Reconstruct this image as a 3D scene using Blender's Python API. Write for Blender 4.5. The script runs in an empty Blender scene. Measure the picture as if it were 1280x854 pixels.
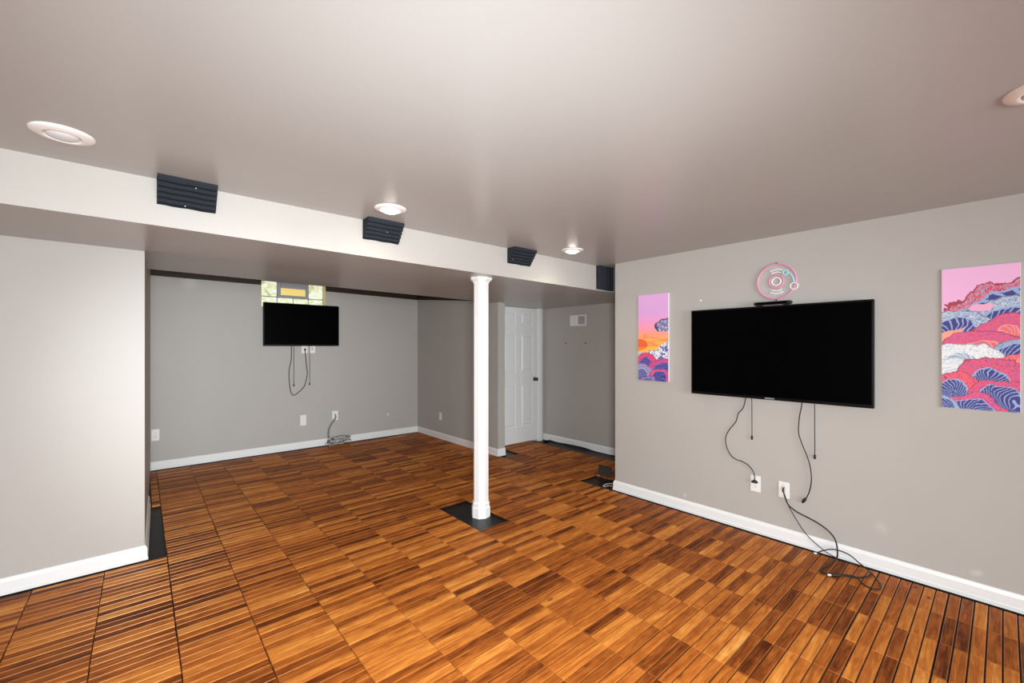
import bpy, bmesh, math, random
import numpy as np
from mathutils import Vector, Matrix

random.seed(7)
PI = math.pi
scene = bpy.context.scene
COL = scene.collection

# ------------------------------------------------------------------ camera
CAM_H = 1.45
YAW = math.atan(464 / 534.0)
cam_d = bpy.data.cameras.new('camera')
cam_d.sensor_fit = 'HORIZONTAL'
cam_d.sensor_width = 36.0
cam_d.lens = 534.0 / 1280.0 * 36.0
cam_d.shift_y = 6.0 / 1280.0
cam_d.clip_start = 0.05
cam = bpy.data.objects.new('camera', cam_d)
COL.objects.link(cam)
cam.location = (0, 0, CAM_H)
cam.rotation_euler = (PI / 2, 0, -YAW)
scene.camera = cam

# ------------------------------------------------------------------ world, exposure, large lights
w = bpy.data.worlds.new('world')
scene.world = w
w.use_nodes = True
w.node_tree.nodes['Background'].inputs[0].default_value = (0.75, 0.85, 1.0, 1)
w.node_tree.nodes['Background'].inputs[1].default_value = 1.0
vs = scene.view_settings
vs.view_transform = 'Standard'
vs.look = 'None'
vs.gamma = 1.0
vs.use_curve_mapping = False
vs.exposure = 0.0

REAR_Y = -4.2
def area_light(name, loc, rot, sx, sy, power, color):
    d = bpy.data.lights.new(name, 'AREA')
    d.shape = 'RECTANGLE'
    d.size, d.size_y = sx, sy
    d.energy = power
    d.color = color
    o = bpy.data.objects.new(name, d)
    COL.objects.link(o)
    o.location = loc
    o.rotation_euler = rot
    return o
# added fill light, set in a made-up window behind the photographer
area_light('rear_fill', (0.3, REAR_Y + 0.04, 1.2), (PI / 2, 0, 0), 3.8, 1.5, 235, (0.93, 0.985, 1.0))
# the photographer's wide flash on the camera, and an added tighter fill spot brightening the alcove
def spot_light(name, loc, aim, angle, blend, radius, power, color):
    d = bpy.data.lights.new(name, 'SPOT')
    d.energy = power
    d.color = color
    d.spot_size = angle
    d.spot_blend = blend
    d.shadow_soft_size = radius
    o = bpy.data.objects.new(name, d)
    COL.objects.link(o)
    o.location = loc
    o.rotation_euler = (Vector(aim) - Vector(loc)).to_track_quat('-Z', 'Y').to_euler()
    return o
spot_light('camera_flash', (0, -0.15, 1.42), (1.72, 2.7, 0.52), math.radians(150), 1.0, 0.2, 475, (0.93, 0.985, 1.0))
spot_light('alcove_fill', (0, -0.15, 1.35), (1.2, 6.5, 0.95), math.radians(40), 1.0, 0.15, 400, (0.93, 0.985, 1.0))

# ------------------------------------------------------------------ helpers
def obj(name, bm, mat, parent=None, smooth=False):
    me = bpy.data.meshes.new(name)
    bmesh.ops.recalc_face_normals(bm, faces=bm.faces)
    bm.to_mesh(me)
    bm.free()
    return link(name, me, mat, parent, smooth)

def link(name, me, mat, parent=None, smooth=False):
    if mat is not None and not me.materials:
        for m in (mat if isinstance(mat, (list, tuple)) else [mat]):
            me.materials.append(m)
    if smooth:
        for p in me.polygons:
            p.use_smooth = True
    o = bpy.data.objects.new(name, me)
    COL.objects.link(o)
    if parent is not None:
        o.parent = parent
    return o

def thing(name, label, cat, loc=(0, 0, 0), rot=(0, 0, 0), group=None):
    o = bpy.data.objects.new(name, None)
    o.empty_display_size = 0.05
    COL.objects.link(o)
    o.location = loc
    o.rotation_euler = rot
    tag(o, label, cat, group)
    return o

def tag(o, label, cat, group=None):
    o['label'] = label
    o['category'] = cat
    if group:
        o['group'] = group
    return o

def struct(o, label=None, cat=None):
    o['kind'] = 'structure'
    if label:
        o['label'] = label
    if cat:
        o['category'] = cat
    return o

def B():
    return bmesh.new()

def box(bm, x0, x1, y0, y1, z0, z1, bev=0.0, seg=1, mi=0):
    vs_ = [bm.verts.new(p) for p in ((x0, y0, z0), (x1, y0, z0), (x1, y1, z0), (x0, y1, z0),
                                     (x0, y0, z1), (x1, y0, z1), (x1, y1, z1), (x0, y1, z1))]
    fs = []
    for idx in ((0, 3, 2, 1), (4, 5, 6, 7), (0, 1, 5, 4), (1, 2, 6, 5), (2, 3, 7, 6), (3, 0, 4, 7)):
        f = bm.faces.new([vs_[i] for i in idx])
        f.material_index = mi
        fs.append(f)
    if bev > 0:
        es = list({e for f in fs for e in f.edges})
        bmesh.ops.bevel(bm, geom=es, offset=bev, segments=seg, affect='EDGES', profile=0.5)
    return bm

def prism(bm, pts, axis, a0, a1, mi=0):
    """extrude a closed 2D outline along an axis; pts in the other two axes (x,y,z order)"""
    def P(p, a):
        if axis == 'x':
            return (a, p[0], p[1])
        if axis == 'y':
            return (p[0], a, p[1])
        return (p[0], p[1], a)
    v0 = [bm.verts.new(P(p, a0)) for p in pts]
    v1 = [bm.verts.new(P(p, a1)) for p in pts]
    n = len(pts)
    fs = [bm.faces.new(v0[::-1]), bm.faces.new(v1)]
    for i in range(n):
        fs.append(bm.faces.new((v0[i], v0[(i + 1) % n], v1[(i + 1) % n], v1[i])))
    for f in fs:
        f.material_index = mi
    return bm

def lathe(bm, prof, n=32, axis='z', start=0.0):
    """prof: list of (r, h); closed at r==0"""
    rings = []
    for r, h in prof:
        if r < 1e-6:
            rings.append([bm.verts.new((0, 0, h))])
        else:
            rings.append([bm.verts.new((r * math.cos(start + 2 * PI * i / n), r * math.sin(start + 2 * PI * i / n), h)) for i in range(n)])
    for a, b in zip(rings[:-1], rings[1:]):
        for i in range(n):
            j = (i + 1) % n
            if len(a) == 1 and len(b) == 1:
                continue
            if len(a) == 1:
                bm.faces.new((a[0], b[i], b[j]))
            elif len(b) == 1:
                bm.faces.new((a[i], a[j], b[0]))
            else:
                bm.faces.new((a[i], a[j], b[j], b[i]))
    return bm

def catmull(pts, sub=6, closed=False):
    P = [Vector(p) for p in pts]
    out = []
    n = len(P)
    rng = n if closed else n - 1
    for i in range(rng):
        p1, p2 = P[i], P[(i + 1) % n]
        p0 = P[(i - 1) % n] if (closed or i > 0) else p1 + (p1 - p2)
        p3 = P[(i + 2) % n] if (closed or i + 2 < n) else p2 + (p2 - p1)
        for k in range(sub):
            t = k / sub
            out.append(0.5 * ((2 * p1) + (-p0 + p2) * t + (2 * p0 - 5 * p1 + 4 * p2 - p3) * t * t + (-p0 + 3 * p1 - 3 * p2 + p3) * t ** 3))
    if not closed:
        out.append(P[-1])
    return out

def tube(bm, pts, r, n=8, closed=False, caps=True):
    pts = [Vector(p) for p in pts]
    rings = []
    up = None
    m = len(pts)
    for i, p in enumerate(pts):
        a = pts[(i - 1) % m] if (closed or i > 0) else p
        b = pts[(i + 1) % m] if (closed or i < m - 1) else p
        t = (b - a).normalized()
        if up is None:
            up = t.orthogonal().normalized()
        up = (up - t * up.dot(t))
        if up.length < 1e-6:
            up = t.orthogonal()
        up.normalize()
        s = t.cross(up)
        rr = r[i] if isinstance(r, (list, tuple)) else r
        rings.append([bm.verts.new(p + up * rr * math.cos(2 * PI * k / n) + s * rr * math.sin(2 * PI * k / n)) for k in range(n)])
    for i in range(m if closed else m - 1):
        a, b = rings[i], rings[(i + 1) % m]
        off = 0
        if closed and i == m - 1:
            off = min(range(n), key=lambda o_: sum((a[k].co - b[(k + o_) % n].co).length for k in range(n)))
        for k in range(n):
            bm.faces.new((a[k], a[(k + 1) % n], b[(k + 1 + off) % n], b[(k + off) % n]))
    if caps and not closed:
        bm.faces.new(rings[0][::-1])
        bm.faces.new(rings[-1])
    return bm

# ------------------------------------------------------------------ materials
def newmat(name):
    m = bpy.data.materials.new(name)
    m.use_nodes = True
    return m, m.node_tree, m.node_tree.nodes['Principled BSDF']

def plain(name, col, rough=0.5, spec=0.5, metal=0.0, noise=0.0, nscale=40.0, bump=0.0, bscale=200.0, emit=None, estr=0.0):
    m, nt, b = newmat(name)
    b.inputs['Base Color'].default_value = (*col, 1)
    b.inputs['Roughness'].default_value = rough
    b.inputs['Specular IOR Level'].default_value = spec
    b.inputs['Metallic'].default_value = metal
    if noise or bump:
        g = nt.nodes.new('ShaderNodeNewGeometry')
    if noise:
        t = nt.nodes.new('ShaderNodeTexNoise')
        t.inputs['Scale'].default_value = nscale
        t.inputs['Detail'].default_value = 4
        nt.links.new(g.outputs['Position'], t.inputs['Vector'])
        r = nt.nodes.new('ShaderNodeMapRange')
        r.inputs['To Min'].default_value = 1 - noise
        r.inputs['To Max'].default_value = 1 + noise
        nt.links.new(t.outputs['Fac'], r.inputs['Value'])
        mx = nt.nodes.new('ShaderNodeVectorMath')
        mx.operation = 'SCALE'
        mx.inputs[0].default_value = col
        nt.links.new(r.outputs[0], mx.inputs['Scale'])
        nt.links.new(mx.outputs[0], b.inputs['Base Color'])
    if bump:
        t2 = nt.nodes.new('ShaderNodeTexNoise')
        t2.inputs['Scale'].default_value = bscale
        t2.inputs['Detail'].default_value = 3
        nt.links.new(g.outputs['Position'], t2.inputs['Vector'])
        bp = nt.nodes.new('ShaderNodeBump')
        bp.inputs['Strength'].default_value = bump
        bp.inputs['Distance'].default_value = 0.002
        nt.links.new(t2.outputs['Fac'], bp.inputs['Height'])
        nt.links.new(bp.outputs[0], b.inputs['Normal'])
    if emit:
        b.inputs['Emission Color'].default_value = (*emit, 1)
        b.inputs['Emission Strength'].default_value = estr
    return m

PAINT = (0.467, 0.444, 0.418)

def wall_paint(name, spots=(), rough=0.5):
    """taupe wall paint; spots = filler dabs (point, radius, strength) left on the wall"""
    m = plain(name, PAINT, rough, 0.35, noise=0.025, nscale=2.5, bump=0.12, bscale=260)
    nt = m.node_tree
    b = nt.nodes['Principled BSDF']
    if spots:
        src = b.inputs['Base Color'].links[0].from_socket
        g = nt.nodes.new('ShaderNodeNewGeometry')
        nz = nt.nodes.new('ShaderNodeTexNoise')
        nz.inputs['Scale'].default_value = 35
        nt.links.new(g.outputs['Position'], nz.inputs['Vector'])
        for p, r, s in spots:
            d = nt.nodes.new('ShaderNodeVectorMath')
            d.operation = 'DISTANCE'
            d.inputs[1].default_value = p
            nt.links.new(g.outputs['Position'], d.inputs[0])
            mr = nt.nodes.new('ShaderNodeMapRange')
            mr.interpolation_type = 'SMOOTHSTEP'
            mr.inputs['From Min'].default_value = r * 0.2
            mr.inputs['From Max'].default_value = r
            mr.inputs['To Min'].default_value = s
            mr.inputs['To Max'].default_value = 0
            nt.links.new(d.outputs['Value'], mr.inputs['Value'])
            ml = nt.nodes.new('ShaderNodeMath')
            ml.operation = 'MULTIPLY'
            nt.links.new(mr.outputs[0], ml.inputs[0])
            nt.links.new(nz.outputs['Fac'], ml.inputs[1])
            mx = nt.nodes.new('ShaderNodeMix')
            mx.data_type = 'RGBA'
            nt.links.new(ml.outputs[0], mx.inputs['Factor'])
            nt.links.new(src, mx.inputs['A'])
            mx.inputs['B'].default_value = (0.75, 0.73, 0.7, 1)
            src = mx.outputs['Result']
        nt.links.new(src, b.inputs['Base Color'])
    return m

M_wall = wall_paint('taupe_wall_paint')
M_wall_r = wall_paint('taupe_wall_paint_dabs', [((3.63, 0.52, 0.271), 0.06, 0.35), ((3.63, 0.111, 0.144), 0.03, 0.6),
                                               ((3.63, 0.09, 0.15), 0.025, 0.5), ((3.63, 1.849, 0.135), 0.03, 0.6)])
M_wall_b = wall_paint('taupe_wall_paint_back', [((3.027, 6.55, 0.347), 0.04, 1.0), ((2.694, 6.55, 1.752), 0.02, 0.7), ((0.45, 6.55, 2.24), 0.12, 0.6)])
M_ceil = plain('taupe_ceiling_paint', (0.447, 0.447, 0.436), 0.30, 0.3, noise=0.015, nscale=1.5, bump=0.03, bscale=60)
M_white = plain('white_gloss_trim', (0.86, 0.86, 0.86), 0.35, 0.5, noise=0.01)
M_door = plain('white_door_paint', (0.80, 0.81, 0.82), 0.4, 0.5, noise=0.01)
M_column = plain('white_column_paint', (0.88, 0.88, 0.88), 0.4, 0.5, noise=0.01)
M_plate = plain('white_plastic', (0.85, 0.84, 0.81), 0.35)
M_slot = plain('dark_slot', (0.05, 0.05, 0.05), 0.6)
M_underlay = plain('black_underlay', (0.009, 0.0095, 0.0105), 0.42, 0.35, noise=0.5, nscale=14, bump=0.5, bscale=25)
M_base = plain('black_plastic_grid', (0.012, 0.011, 0.010), 0.6, 0.3)
M_brown = plain('dark_brown_strip', (0.035, 0.022, 0.015), 0.6, 0.3, noise=0.2, nscale=20)  # bare boards, and the strip standing in for alcove shade
M_screen = plain('black_screen', (0.001, 0.001, 0.0013), 0.3, 0.02)
M_bezel = plain('black_bezel', (0.003, 0.003, 0.0035), 0.3, 0.2)
M_blackp = plain('black_plastic', (0.010, 0.010, 0.011), 0.4, 0.4)
M_cord = plain('black_cord', (0.012, 0.011, 0.011), 0.45, 0.4)
M_cordw = plain('grey_white_cord', (0.55, 0.53, 0.5), 0.45, 0.4)
M_silver = plain('silver_print', (0.75, 0.75, 0.77), 0.3, 0.5)
M_metal = plain('dark_metal', (0.10, 0.09, 0.085), 0.25, 0.5, metal=1.0)
M_steel = plain('steel', (0.6, 0.6, 0.6), 0.3, 0.5, metal=1.0)
M_foam = plain('charcoal_foam', (0.026, 0.031, 0.039), 0.95, 0.1, noise=0.35, nscale=300, bump=0.8, bscale=500)
M_trim = plain('lamp_trim', (0.93, 0.93, 0.92), 0.35, 0.5)
M_bulb_off = plain('bulb_frosted', (0.75, 0.78, 0.80), 0.3, 0.5)
M_bulb_on = plain('bulb_lit', (0.9, 0.9, 0.85), 0.4, 0.5, emit=(1.0, 0.93, 0.82), estr=36.0)
M_pink = plain('pink_tube', (0.80, 0.33, 0.50), 0.35, 0.5)
M_ltube = plain('white_tube', (0.88, 0.85, 0.86), 0.35, 0.5)
M_cyan = plain('cyan_tube', (0.42, 0.74, 0.78), 0.35, 0.5)
M_canvas = plain('white_canvas_edge', (0.85, 0.83, 0.85), 0.7, 0.2, bump=0.2, bscale=900)
M_mortar = plain('window_mortar', (0.22, 0.22, 0.24), 0.8, 0.2)
M_jamb = plain('daylit_jamb', (0.75, 0.66, 0.40), 0.6, 0.3)  # yellow daylight on the window reveal put into its colour
M_ventgrey = plain('grey_grille', (0.55, 0.55, 0.56), 0.5, 0.4)
M_patch = plain('pale_filler', (0.75, 0.73, 0.7), 0.7)

def glass_block_mat():
    m, nt, b = newmat('glass_block_daylight')
    g = nt.nodes.new('ShaderNodeNewGeometry')
    t = nt.nodes.new('ShaderNodeTexNoise')
    t.inputs['Scale'].default_value = 11
    t.inputs['Detail'].default_value = 2
    t.inputs['Distortion'].default_value = 1.5
    nt.links.new(g.outputs['Position'], t.inputs['Vector'])
    cr = nt.nodes.new('ShaderNodeValToRGB')
    cr.color_ramp.elements[0].position = 0.30
    cr.color_ramp.elements[0].color = (0.30, 0.36, 0.10, 1)
    cr.color_ramp.elements[1].position = 0.62
    cr.color_ramp.elements[1].color = (0.95, 0.96, 0.86, 1)
    e = cr.color_ramp.elements.new(0.45)
    e.color = (0.80, 0.84, 0.42, 1)
    nt.links.new(t.outputs['Fac'], cr.inputs['Fac'])
    b.inputs['Base Color'].default_value = (0.4, 0.42, 0.38, 1)
    b.inputs['Roughness'].default_value = 0.12
    nt.links.new(cr.outputs['Color'], b.inputs['Emission Color'])
    b.inputs['Emission Strength'].default_value = 0.75
    return m
M_gblock = glass_block_mat()
M_amber = plain('amber_vent_daylight', (0.6, 0.45, 0.15), 0.5, emit=(0.95, 0.72, 0.22), estr=0.55)

TILE = 0.3125
SLAT = TILE / 6.0
TX0, TY0 = 0.137, 2.71
def wood(name='acacia_slat', pale=False):
    m, nt, b = newmat(name)
    N, L = nt.nodes.new, nt.links.new
    g = N('ShaderNodeNewGeometry')
    sep = N('ShaderNodeSeparateXYZ')
    L(g.outputs['Position'], sep.inputs[0])
    def cell(sock, off, size):
        a = N('ShaderNodeMath'); a.operation = 'SUBTRACT'; L(sock, a.inputs[0]); a.inputs[1].default_value = off
        d = N('ShaderNodeMath'); d.operation = 'DIVIDE'; L(a.outputs[0], d.inputs[0]); d.inputs[1].default_value = size
        f = N('ShaderNodeMath'); f.operation = 'FLOOR'; L(d.outputs[0], f.inputs[0])
        return f.outputs[0]
    cx = cell(sep.outputs['X'], TX0, TILE)
    cy = cell(sep.outputs['Y'], TY0, SLAT)
    comb = N('ShaderNodeCombineXYZ'); L(cx, comb.inputs[0]); L(cy, comb.inputs[1])
    wn = N('ShaderNodeTexWhiteNoise'); wn.noise_dimensions = '2D'; L(comb.outputs[0], wn.inputs['Vector'])
    # per-slat shifted coordinates
    sc = N('ShaderNodeVectorMath'); sc.operation = 'SCALE'; L(wn.outputs['Color'], sc.inputs[0]); sc.inputs['Scale'].default_value = 40
    ad = N('ShaderNodeVectorMath'); ad.operation = 'ADD'; L(g.outputs['Position'], ad.inputs[0]); L(sc.outputs[0], ad.inputs[1])
    def mapped(vec):
        mp = N('ShaderNodeVectorMath'); mp.operation = 'MULTIPLY'; L(ad.outputs[0], mp.inputs[0]); mp.inputs[1].default_value = vec
        return mp.outputs[0]
    def noise(vec, detail=4, dist=0.0, rough=0.55):
        t = N('ShaderNodeTexNoise'); t.inputs['Scale'].default_value = 1.0; t.inputs['Detail'].default_value = detail
        t.inputs['Distortion'].default_value = dist; t.inputs['Roughness'].default_value = rough
        L(mapped(vec), t.inputs['Vector']); return t.outputs['Fac']
    grain = noise((7, 130, 1), 5, 0.6)
    streak = noise((3.5, 30, 1), 3, 1.2)
    blotch = noise((9, 14, 1), 3, 1.0)
    def mul(a, k, c=0.0):
        x = N('ShaderNodeMath'); x.operation = 'MULTIPLY_ADD'; L(a, x.inputs[0]); x.inputs[1].default_value = k; x.inputs[2].default_value = c
        return x.outputs[0]
    def add(a, c):
        x = N('ShaderNodeMath'); x.operation = 'ADD'; L(a, x.inputs[0]); L(c, x.inputs[1]); return x.outputs[0]
    v = add(add(mul(wn.outputs['Value'], 0.64, 0.13), mul(streak, 0.85, -0.425)), add(mul(grain, 0.45, -0.225), mul(blotch, 0.40, -0.20)))
    cr = N('ShaderNodeValToRGB')
    els = cr.color_ramp.elements
    stops = [(0.0, (0.085, 0.018, 0.0035)), (0.22, (0.22, 0.053, 0.009)), (0.5, (0.44, 0.122, 0.020)), (0.75, (0.66, 0.230, 0.040)), (1.0, (0.84, 0.40, 0.10))]
    if pale:
        stops = [(p, tuple(min(0.9, 0.55 * q + k) for q, k in zip(c, (0.17, 0.06, 0.012)))) for p, c in stops]
    els[0].position, els[0].color = stops[0][0], (*stops[0][1], 1)
    els[1].position, els[1].color = stops[-1][0], (*stops[-1][1], 1)
    for p, c in stops[1:-1]:
        e = els.new(p); e.color = (*c, 1)
    L(v, cr.inputs['Fac'])
    # knots: sparse dark eyes
    vo = N('ShaderNodeTexVoronoi'); vo.inputs['Scale'].default_value = 1.0
    L(mapped((3.2, 9, 1)), vo.inputs['Vector'])
    mr = N('ShaderNodeMapRange'); mr.interpolation_type = 'SMOOTHSTEP'
    mr.inputs['From Min'].default_value = 0.03; mr.inputs['From Max'].default_value = 0.12
    mr.inputs['To Min'].default_value = 0.75; mr.inputs['To Max'].default_value = 0.0
    L(vo.outputs['Distance'], mr.inputs['Value'])
    mx = N('ShaderNodeMix'); mx.data_type = 'RGBA'
    L(mr.outputs[0], mx.inputs['Factor']); L(cr.outputs['Color'], mx.inputs['A']); mx.inputs['B'].default_value = (0.05, 0.018, 0.007, 1)
    L(mx.outputs['Result'], b.inputs['Base Color'])
    b.inputs['Roughness'].default_value = 0.36
    rr = mul(grain, 0.10, 0.27) if pale else mul(grain, 0.15, 0.36)
    L(rr, b.inputs['Roughness'])
    b.inputs['Specular IOR Level'].default_value = 0.5 if pale else 0.05
    if pale:
        b.inputs['Specular Tint'].default_value = (1.0, 0.80, 0.56, 1)
    bp = N('ShaderNodeBump'); bp.inputs['Strength'].default_value = 0.15; bp.inputs['Distance'].default_value = 0.001
    L(grain, bp.inputs['Height']); L(bp.outputs[0], b.inputs['Normal'])
    return m
M_wood = wood()
M_edge = wood('acacia_glossy_edge', True)  # glossier rounded edges with evened tone, picking up flash highlights

# ------------------------------------------------------------------ the room shell
CZ = 2.285          # main ceiling
XR = 3.63           # right wall face
YB = 2.77           # beam face
YL = 3.845          # left wall face
YBACK = 6.55        # back wall face
XA = 3.56           # alcove right wall face
XV = 4.76           # wall with the vent
YD = 4.72           # door wall face
ZB = -0.024         # sub-floor

fl = B()
box(fl, -3.1, 5.0, REAR_Y - 0.1, 6.8, ZB - 0.1, ZB)
floor = struct(obj('floor', fl, M_underlay), 'black underlay floor covered with slatted wooden tiles', 'floor')

def wall(name, label, mat, *boxes):
    bm = B()
    for bx_ in boxes:
        box(bm, *bx_)
    return struct(obj(name, bm, mat), label, 'wall')

wall('wall_right', 'long taupe wall carrying the large television and two wave prints', M_wall_r,
     (XR, XR + 0.12, REAR_Y, 2.583, ZB, CZ))
wall('wall_left', 'pale taupe wall section at the left edge of the room', M_wall, (-3.0, 0.02, YL, YL + 0.12, ZB, 2.2))
bm = B()
prism(bm, [(0.02, YL + 0.02), (0.085, YBACK), (-0.1, YBACK), (-0.1, YL + 0.02)], 'z', ZB, 2.40)
struct(obj('wall_return', bm, M_wall), 'narrow side of the left wall leading into the alcove', 'wall')
wx0, wx1, wz0, wz1 = 1.222, 2.055, 1.985, 2.365
wall('wall_back', 'taupe back wall of the alcove below the glass block window', M_wall_b,
     (-0.1, wx0, YBACK, YBACK + 0.2, ZB, 2.40), (wx1, XA + 0.12, YBACK, YBACK + 0.2, ZB, 2.40),
     (wx0, wx1, YBACK, YBACK + 0.2, ZB, wz0), (wx0, wx1, YBACK, YBACK + 0.2, wz1, 2.40))
wall('wall_alcove', 'shaded taupe wall on the right of the alcove behind the column', M_wall, (XA, XA + 0.12, 4.38, YBACK, ZB, 2.40))
DX0, DX1, DZ1 = 3.85, 4.64, 2.035
wall('wall_door', 'taupe wall around the white door', M_wall,
     (XA + 0.12, DX0 - 0.02, YD, YD + 0.12, ZB, 2.40), (DX1 + 0.02, XV + 0.12, YD, YD + 0.12, ZB, 2.40),
     (DX0 - 0.02, DX1 + 0.02, YD, YD + 0.12, DZ1, 2.40))
wall('wall_nook', 'dim taupe wall right of the white door with small white vent', M_wall, (XV, XV + 0.12, 1.9, YD, ZB, 2.40))
wall('wall_nook_end', 'taupe wall closing the passage behind the long wall', M_wall, (XR + 0.12, XV, 1.9, 2.0, ZB, CZ))
wall('wall_far_left', 'taupe wall on the far left outside the view', M_wall, (-3.1, -3.0, REAR_Y, YL + 0.12, ZB, CZ))
rw0, rw1, rz0, rz1 = -1.65, 2.25, 0.42, 1.98
wall('wall_rear', 'taupe wall behind the viewer with an opening for the added window', M_wall,
     (-3.1, rw0, REAR_Y - 0.12, REAR_Y, ZB, CZ), (rw1, XR + 0.12, REAR_Y - 0.12, REAR_Y, ZB, CZ),
     (rw0, rw1, REAR_Y - 0.12, REAR_Y, ZB, rz0), (rw0, rw1, REAR_Y - 0.12, REAR_Y, rz1, CZ))
# unseen window added behind the viewer to carry the fill light
bm = B()
for a in (rw0, (rw0 + rw1) / 2 - 0.03, rw1 - 0.06):
    box(bm, a, a + 0.06, REAR_Y - 0.10, REAR_Y - 0.04, rz0, rz1)
for z in (rz0, rz1 - 0.06):
    box(bm, rw0 + 0.06, rw1 - 0.06, REAR_Y - 0.10, REAR_Y - 0.04, z, z + 0.06)
fill_win = struct(obj('fill_window', bm, M_white), 'added unseen white framed window behind the viewer', 'window')
for k in range(2):
    mid = (rw0 + rw1) / 2
    bm = B()
    box(bm, (rw0, mid)[k] + 0.05, (mid, rw1)[k] - 0.05, REAR_Y - 0.075, REAR_Y - 0.069, rz0 + 0.05, rz1 - 0.05)
    obj('fill_pane', bm, plain('pane_fill_glow', (0.8, 0.8, 0.8), 0.1, emit=(0.9, 0.95, 1.0), estr=1.0), fill_win)  # glowing pane of the added fill window

bm = B()
box(bm, -3.1, XV + 0.12, REAR_Y - 0.12, YB + 0.02, CZ, CZ + 0.12)
struct(obj('ceiling', bm, M_ceil), 'smooth taupe main ceiling with recessed lamps', 'ceiling')

# dropped ceiling: front face is the pale beam, the underside sags slightly
def soffit_z(x, y):
    t = min(1.0, max(0.0, x / 3.6))
    q = min(1.15, max(0.0, (y - YB) / 1.06))
    return 2.053 - 0.022 * t + 0.046 * q * (1 - t)
bm = B()
xs = [-3.1 + 0.3 * i for i in range(10)] + [0.02 + 0.2725 * i for i in range(14)] + [3.9, 4.3, 4.88]
xs = sorted(set(round(x, 4) for x in xs))
NY = 10
def back_y(x):
    if x > XA:
        return YD + 0.12
    return 4.75 - 0.29 * max(0, x) / XA
cols = []
for x in xs:
    c = []
    for j in range(NY + 1):
        y = YB + (back_y(x) - YB) * j / NY
        c.append(bm.verts.new((x, y, soffit_z(x, y))))
    top = [bm.verts.new((x, YB, CZ + 0.12)), bm.verts.new((x, back_y(x), CZ + 0.12))]
    cols.append((c, top))
for (c0, t0), (c1, t1) in zip(cols[:-1], cols[1:]):
    for j in range(NY):
        f = bm.faces.new((c0[j], c1[j], c1[j + 1], c0[j + 1]))
    bm.faces.new((c0[0], t0[0], t1[0], c1[0])).material_index = 1
    bm.faces.new((c0[NY], c1[NY], t1[1], t0[1]))
    bm.faces.new((t0[0], t0[1], t1[1], t1[0]))
for c, t in (cols[0], cols[-1]):
    bm.faces.new(c + [t[1], t[0]])
struct(obj('ceiling_soffit', bm, [M_ceil, M_wall]), 'dropped taupe ceiling section with a pale vertical front face', 'ceiling')
bm = B()
box(bm, -0.1, XA + 0.12, 4.55, YBACK + 0.2, 2.42, 2.5)
struct(obj('ceiling_alcove', bm, M_ceil), 'higher ceiling of the alcove at the back', 'ceiling')

# baseboards: stepped moulding profile
def baseboard(name, label, p0, p1, inward, h=0.092, d=0.014, ends=(0, 0)):
    p0, p1 = Vector((*p0, 0)), Vector((*p1, 0))
    t = (p1 - p0).normalized()
    n = Vector((*inward, 0)).normalized()
    prof = [(0, -0.004), (d + 0.004, -0.004), (d + 0.004, 0.016), (d, 0.020), (d, h - 0.022), (d * 0.72, h - 0.012), (d * 0.45, h - 0.003), (d * 0.2, h), (0, h)]
    bm_ = B()
    a = [bm_.verts.new(p0 + n * q + Vector((0, 0, z)) - t * ends[0] * (q / (d + 0.004))) for q, z in prof]
    b_ = [bm_.verts.new(p1 + n * q + Vector((0, 0, z)) + t * ends[1] * (q / (d + 0.004))) for q, z in prof]
    k = len(prof)
    bm_.faces.new(a[::-1]); bm_.faces.new(b_)
    for i in range(k):
        bm_.faces.new((a[i], a[(i + 1) % k], b_[(i + 1) % k], b_[i]))
    b3 = B()
    q0, q1 = p0 + n * (d + 0.006), p1 + n * (d + 0.006)
    prism(b3, [(p0.x, p0.y), (q0.x, q0.y), (q1.x, q1.y), (p1.x, p1.y)], 'z', ZB, -0.0045)
    obj('underlay_upturn', b3, M_underlay, floor)
    return struct(obj(name, bm_, M_white), label, 'baseboard')
baseboard('baseboard_right', 'white baseboard along the long television wall', (XR, REAR_Y), (XR, 2.583), (-1, 0), ends=(0, 0.018))
baseboard('baseboard_left', 'white baseboard below the left wall section', (-3.0, YL), (0.02, YL), (0, -1), ends=(0, 0.018))
baseboard('baseboard_return', 'white baseboard on the narrow side into the alcove', (0.02, YL), (0.05, 5.1), (1, -0.025), ends=(0.018, 0))
baseboard('baseboard_back', 'white baseboard along the back wall of the alcove', (0.085, YBACK), (XA, YBACK), (0, -1))
baseboard('baseboard_alcove', 'white baseboard along the shaded alcove wall', (XA, YBACK), (XA, 4.38), (-1, 0), ends=(0, 0.018))
baseboard('baseboard_alcove_end', 'short white baseboard wrapping the end of the alcove wall', (XA, 4.38), (XA + 0.12, 4.38), (0, -1), ends=(0.018, 0))
baseboard('baseboard_nook', 'white baseboard below the wall with the white vent', (XV, 2.0), (XV, YD), (-1, 0))

# dark boards left bare above the back wall paint
bm = B()
prism(bm, [(0.085, 2.281), (wx0, 2.276), (wx0, 2.40), (0.085, 2.40)], 'y', YBACK - 0.012, YBACK)
prism(bm, [(wx1, 2.259), (XA, 2.238), (XA, 2.40), (wx1, 2.40)], 'y', YBACK - 0.012, YBACK)
struct(obj('trim_1', bm, M_brown), 'dark brown bare strip along the top of the back wall', 'trim')
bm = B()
prism(bm, [(YBACK - 0.012, 2.240), (5.0, 2.10), (4.75, 2.08), (4.75, 2.40), (YBACK - 0.012, 2.40)], 'x', XA - 0.010, XA)  # dark strip shaped in place of shade at the wall top
struct(obj('alcove_shade_strip', bm, M_brown), 'dark brown tapering strip standing in for shade along the top of the alcove wall', 'trim')

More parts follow.
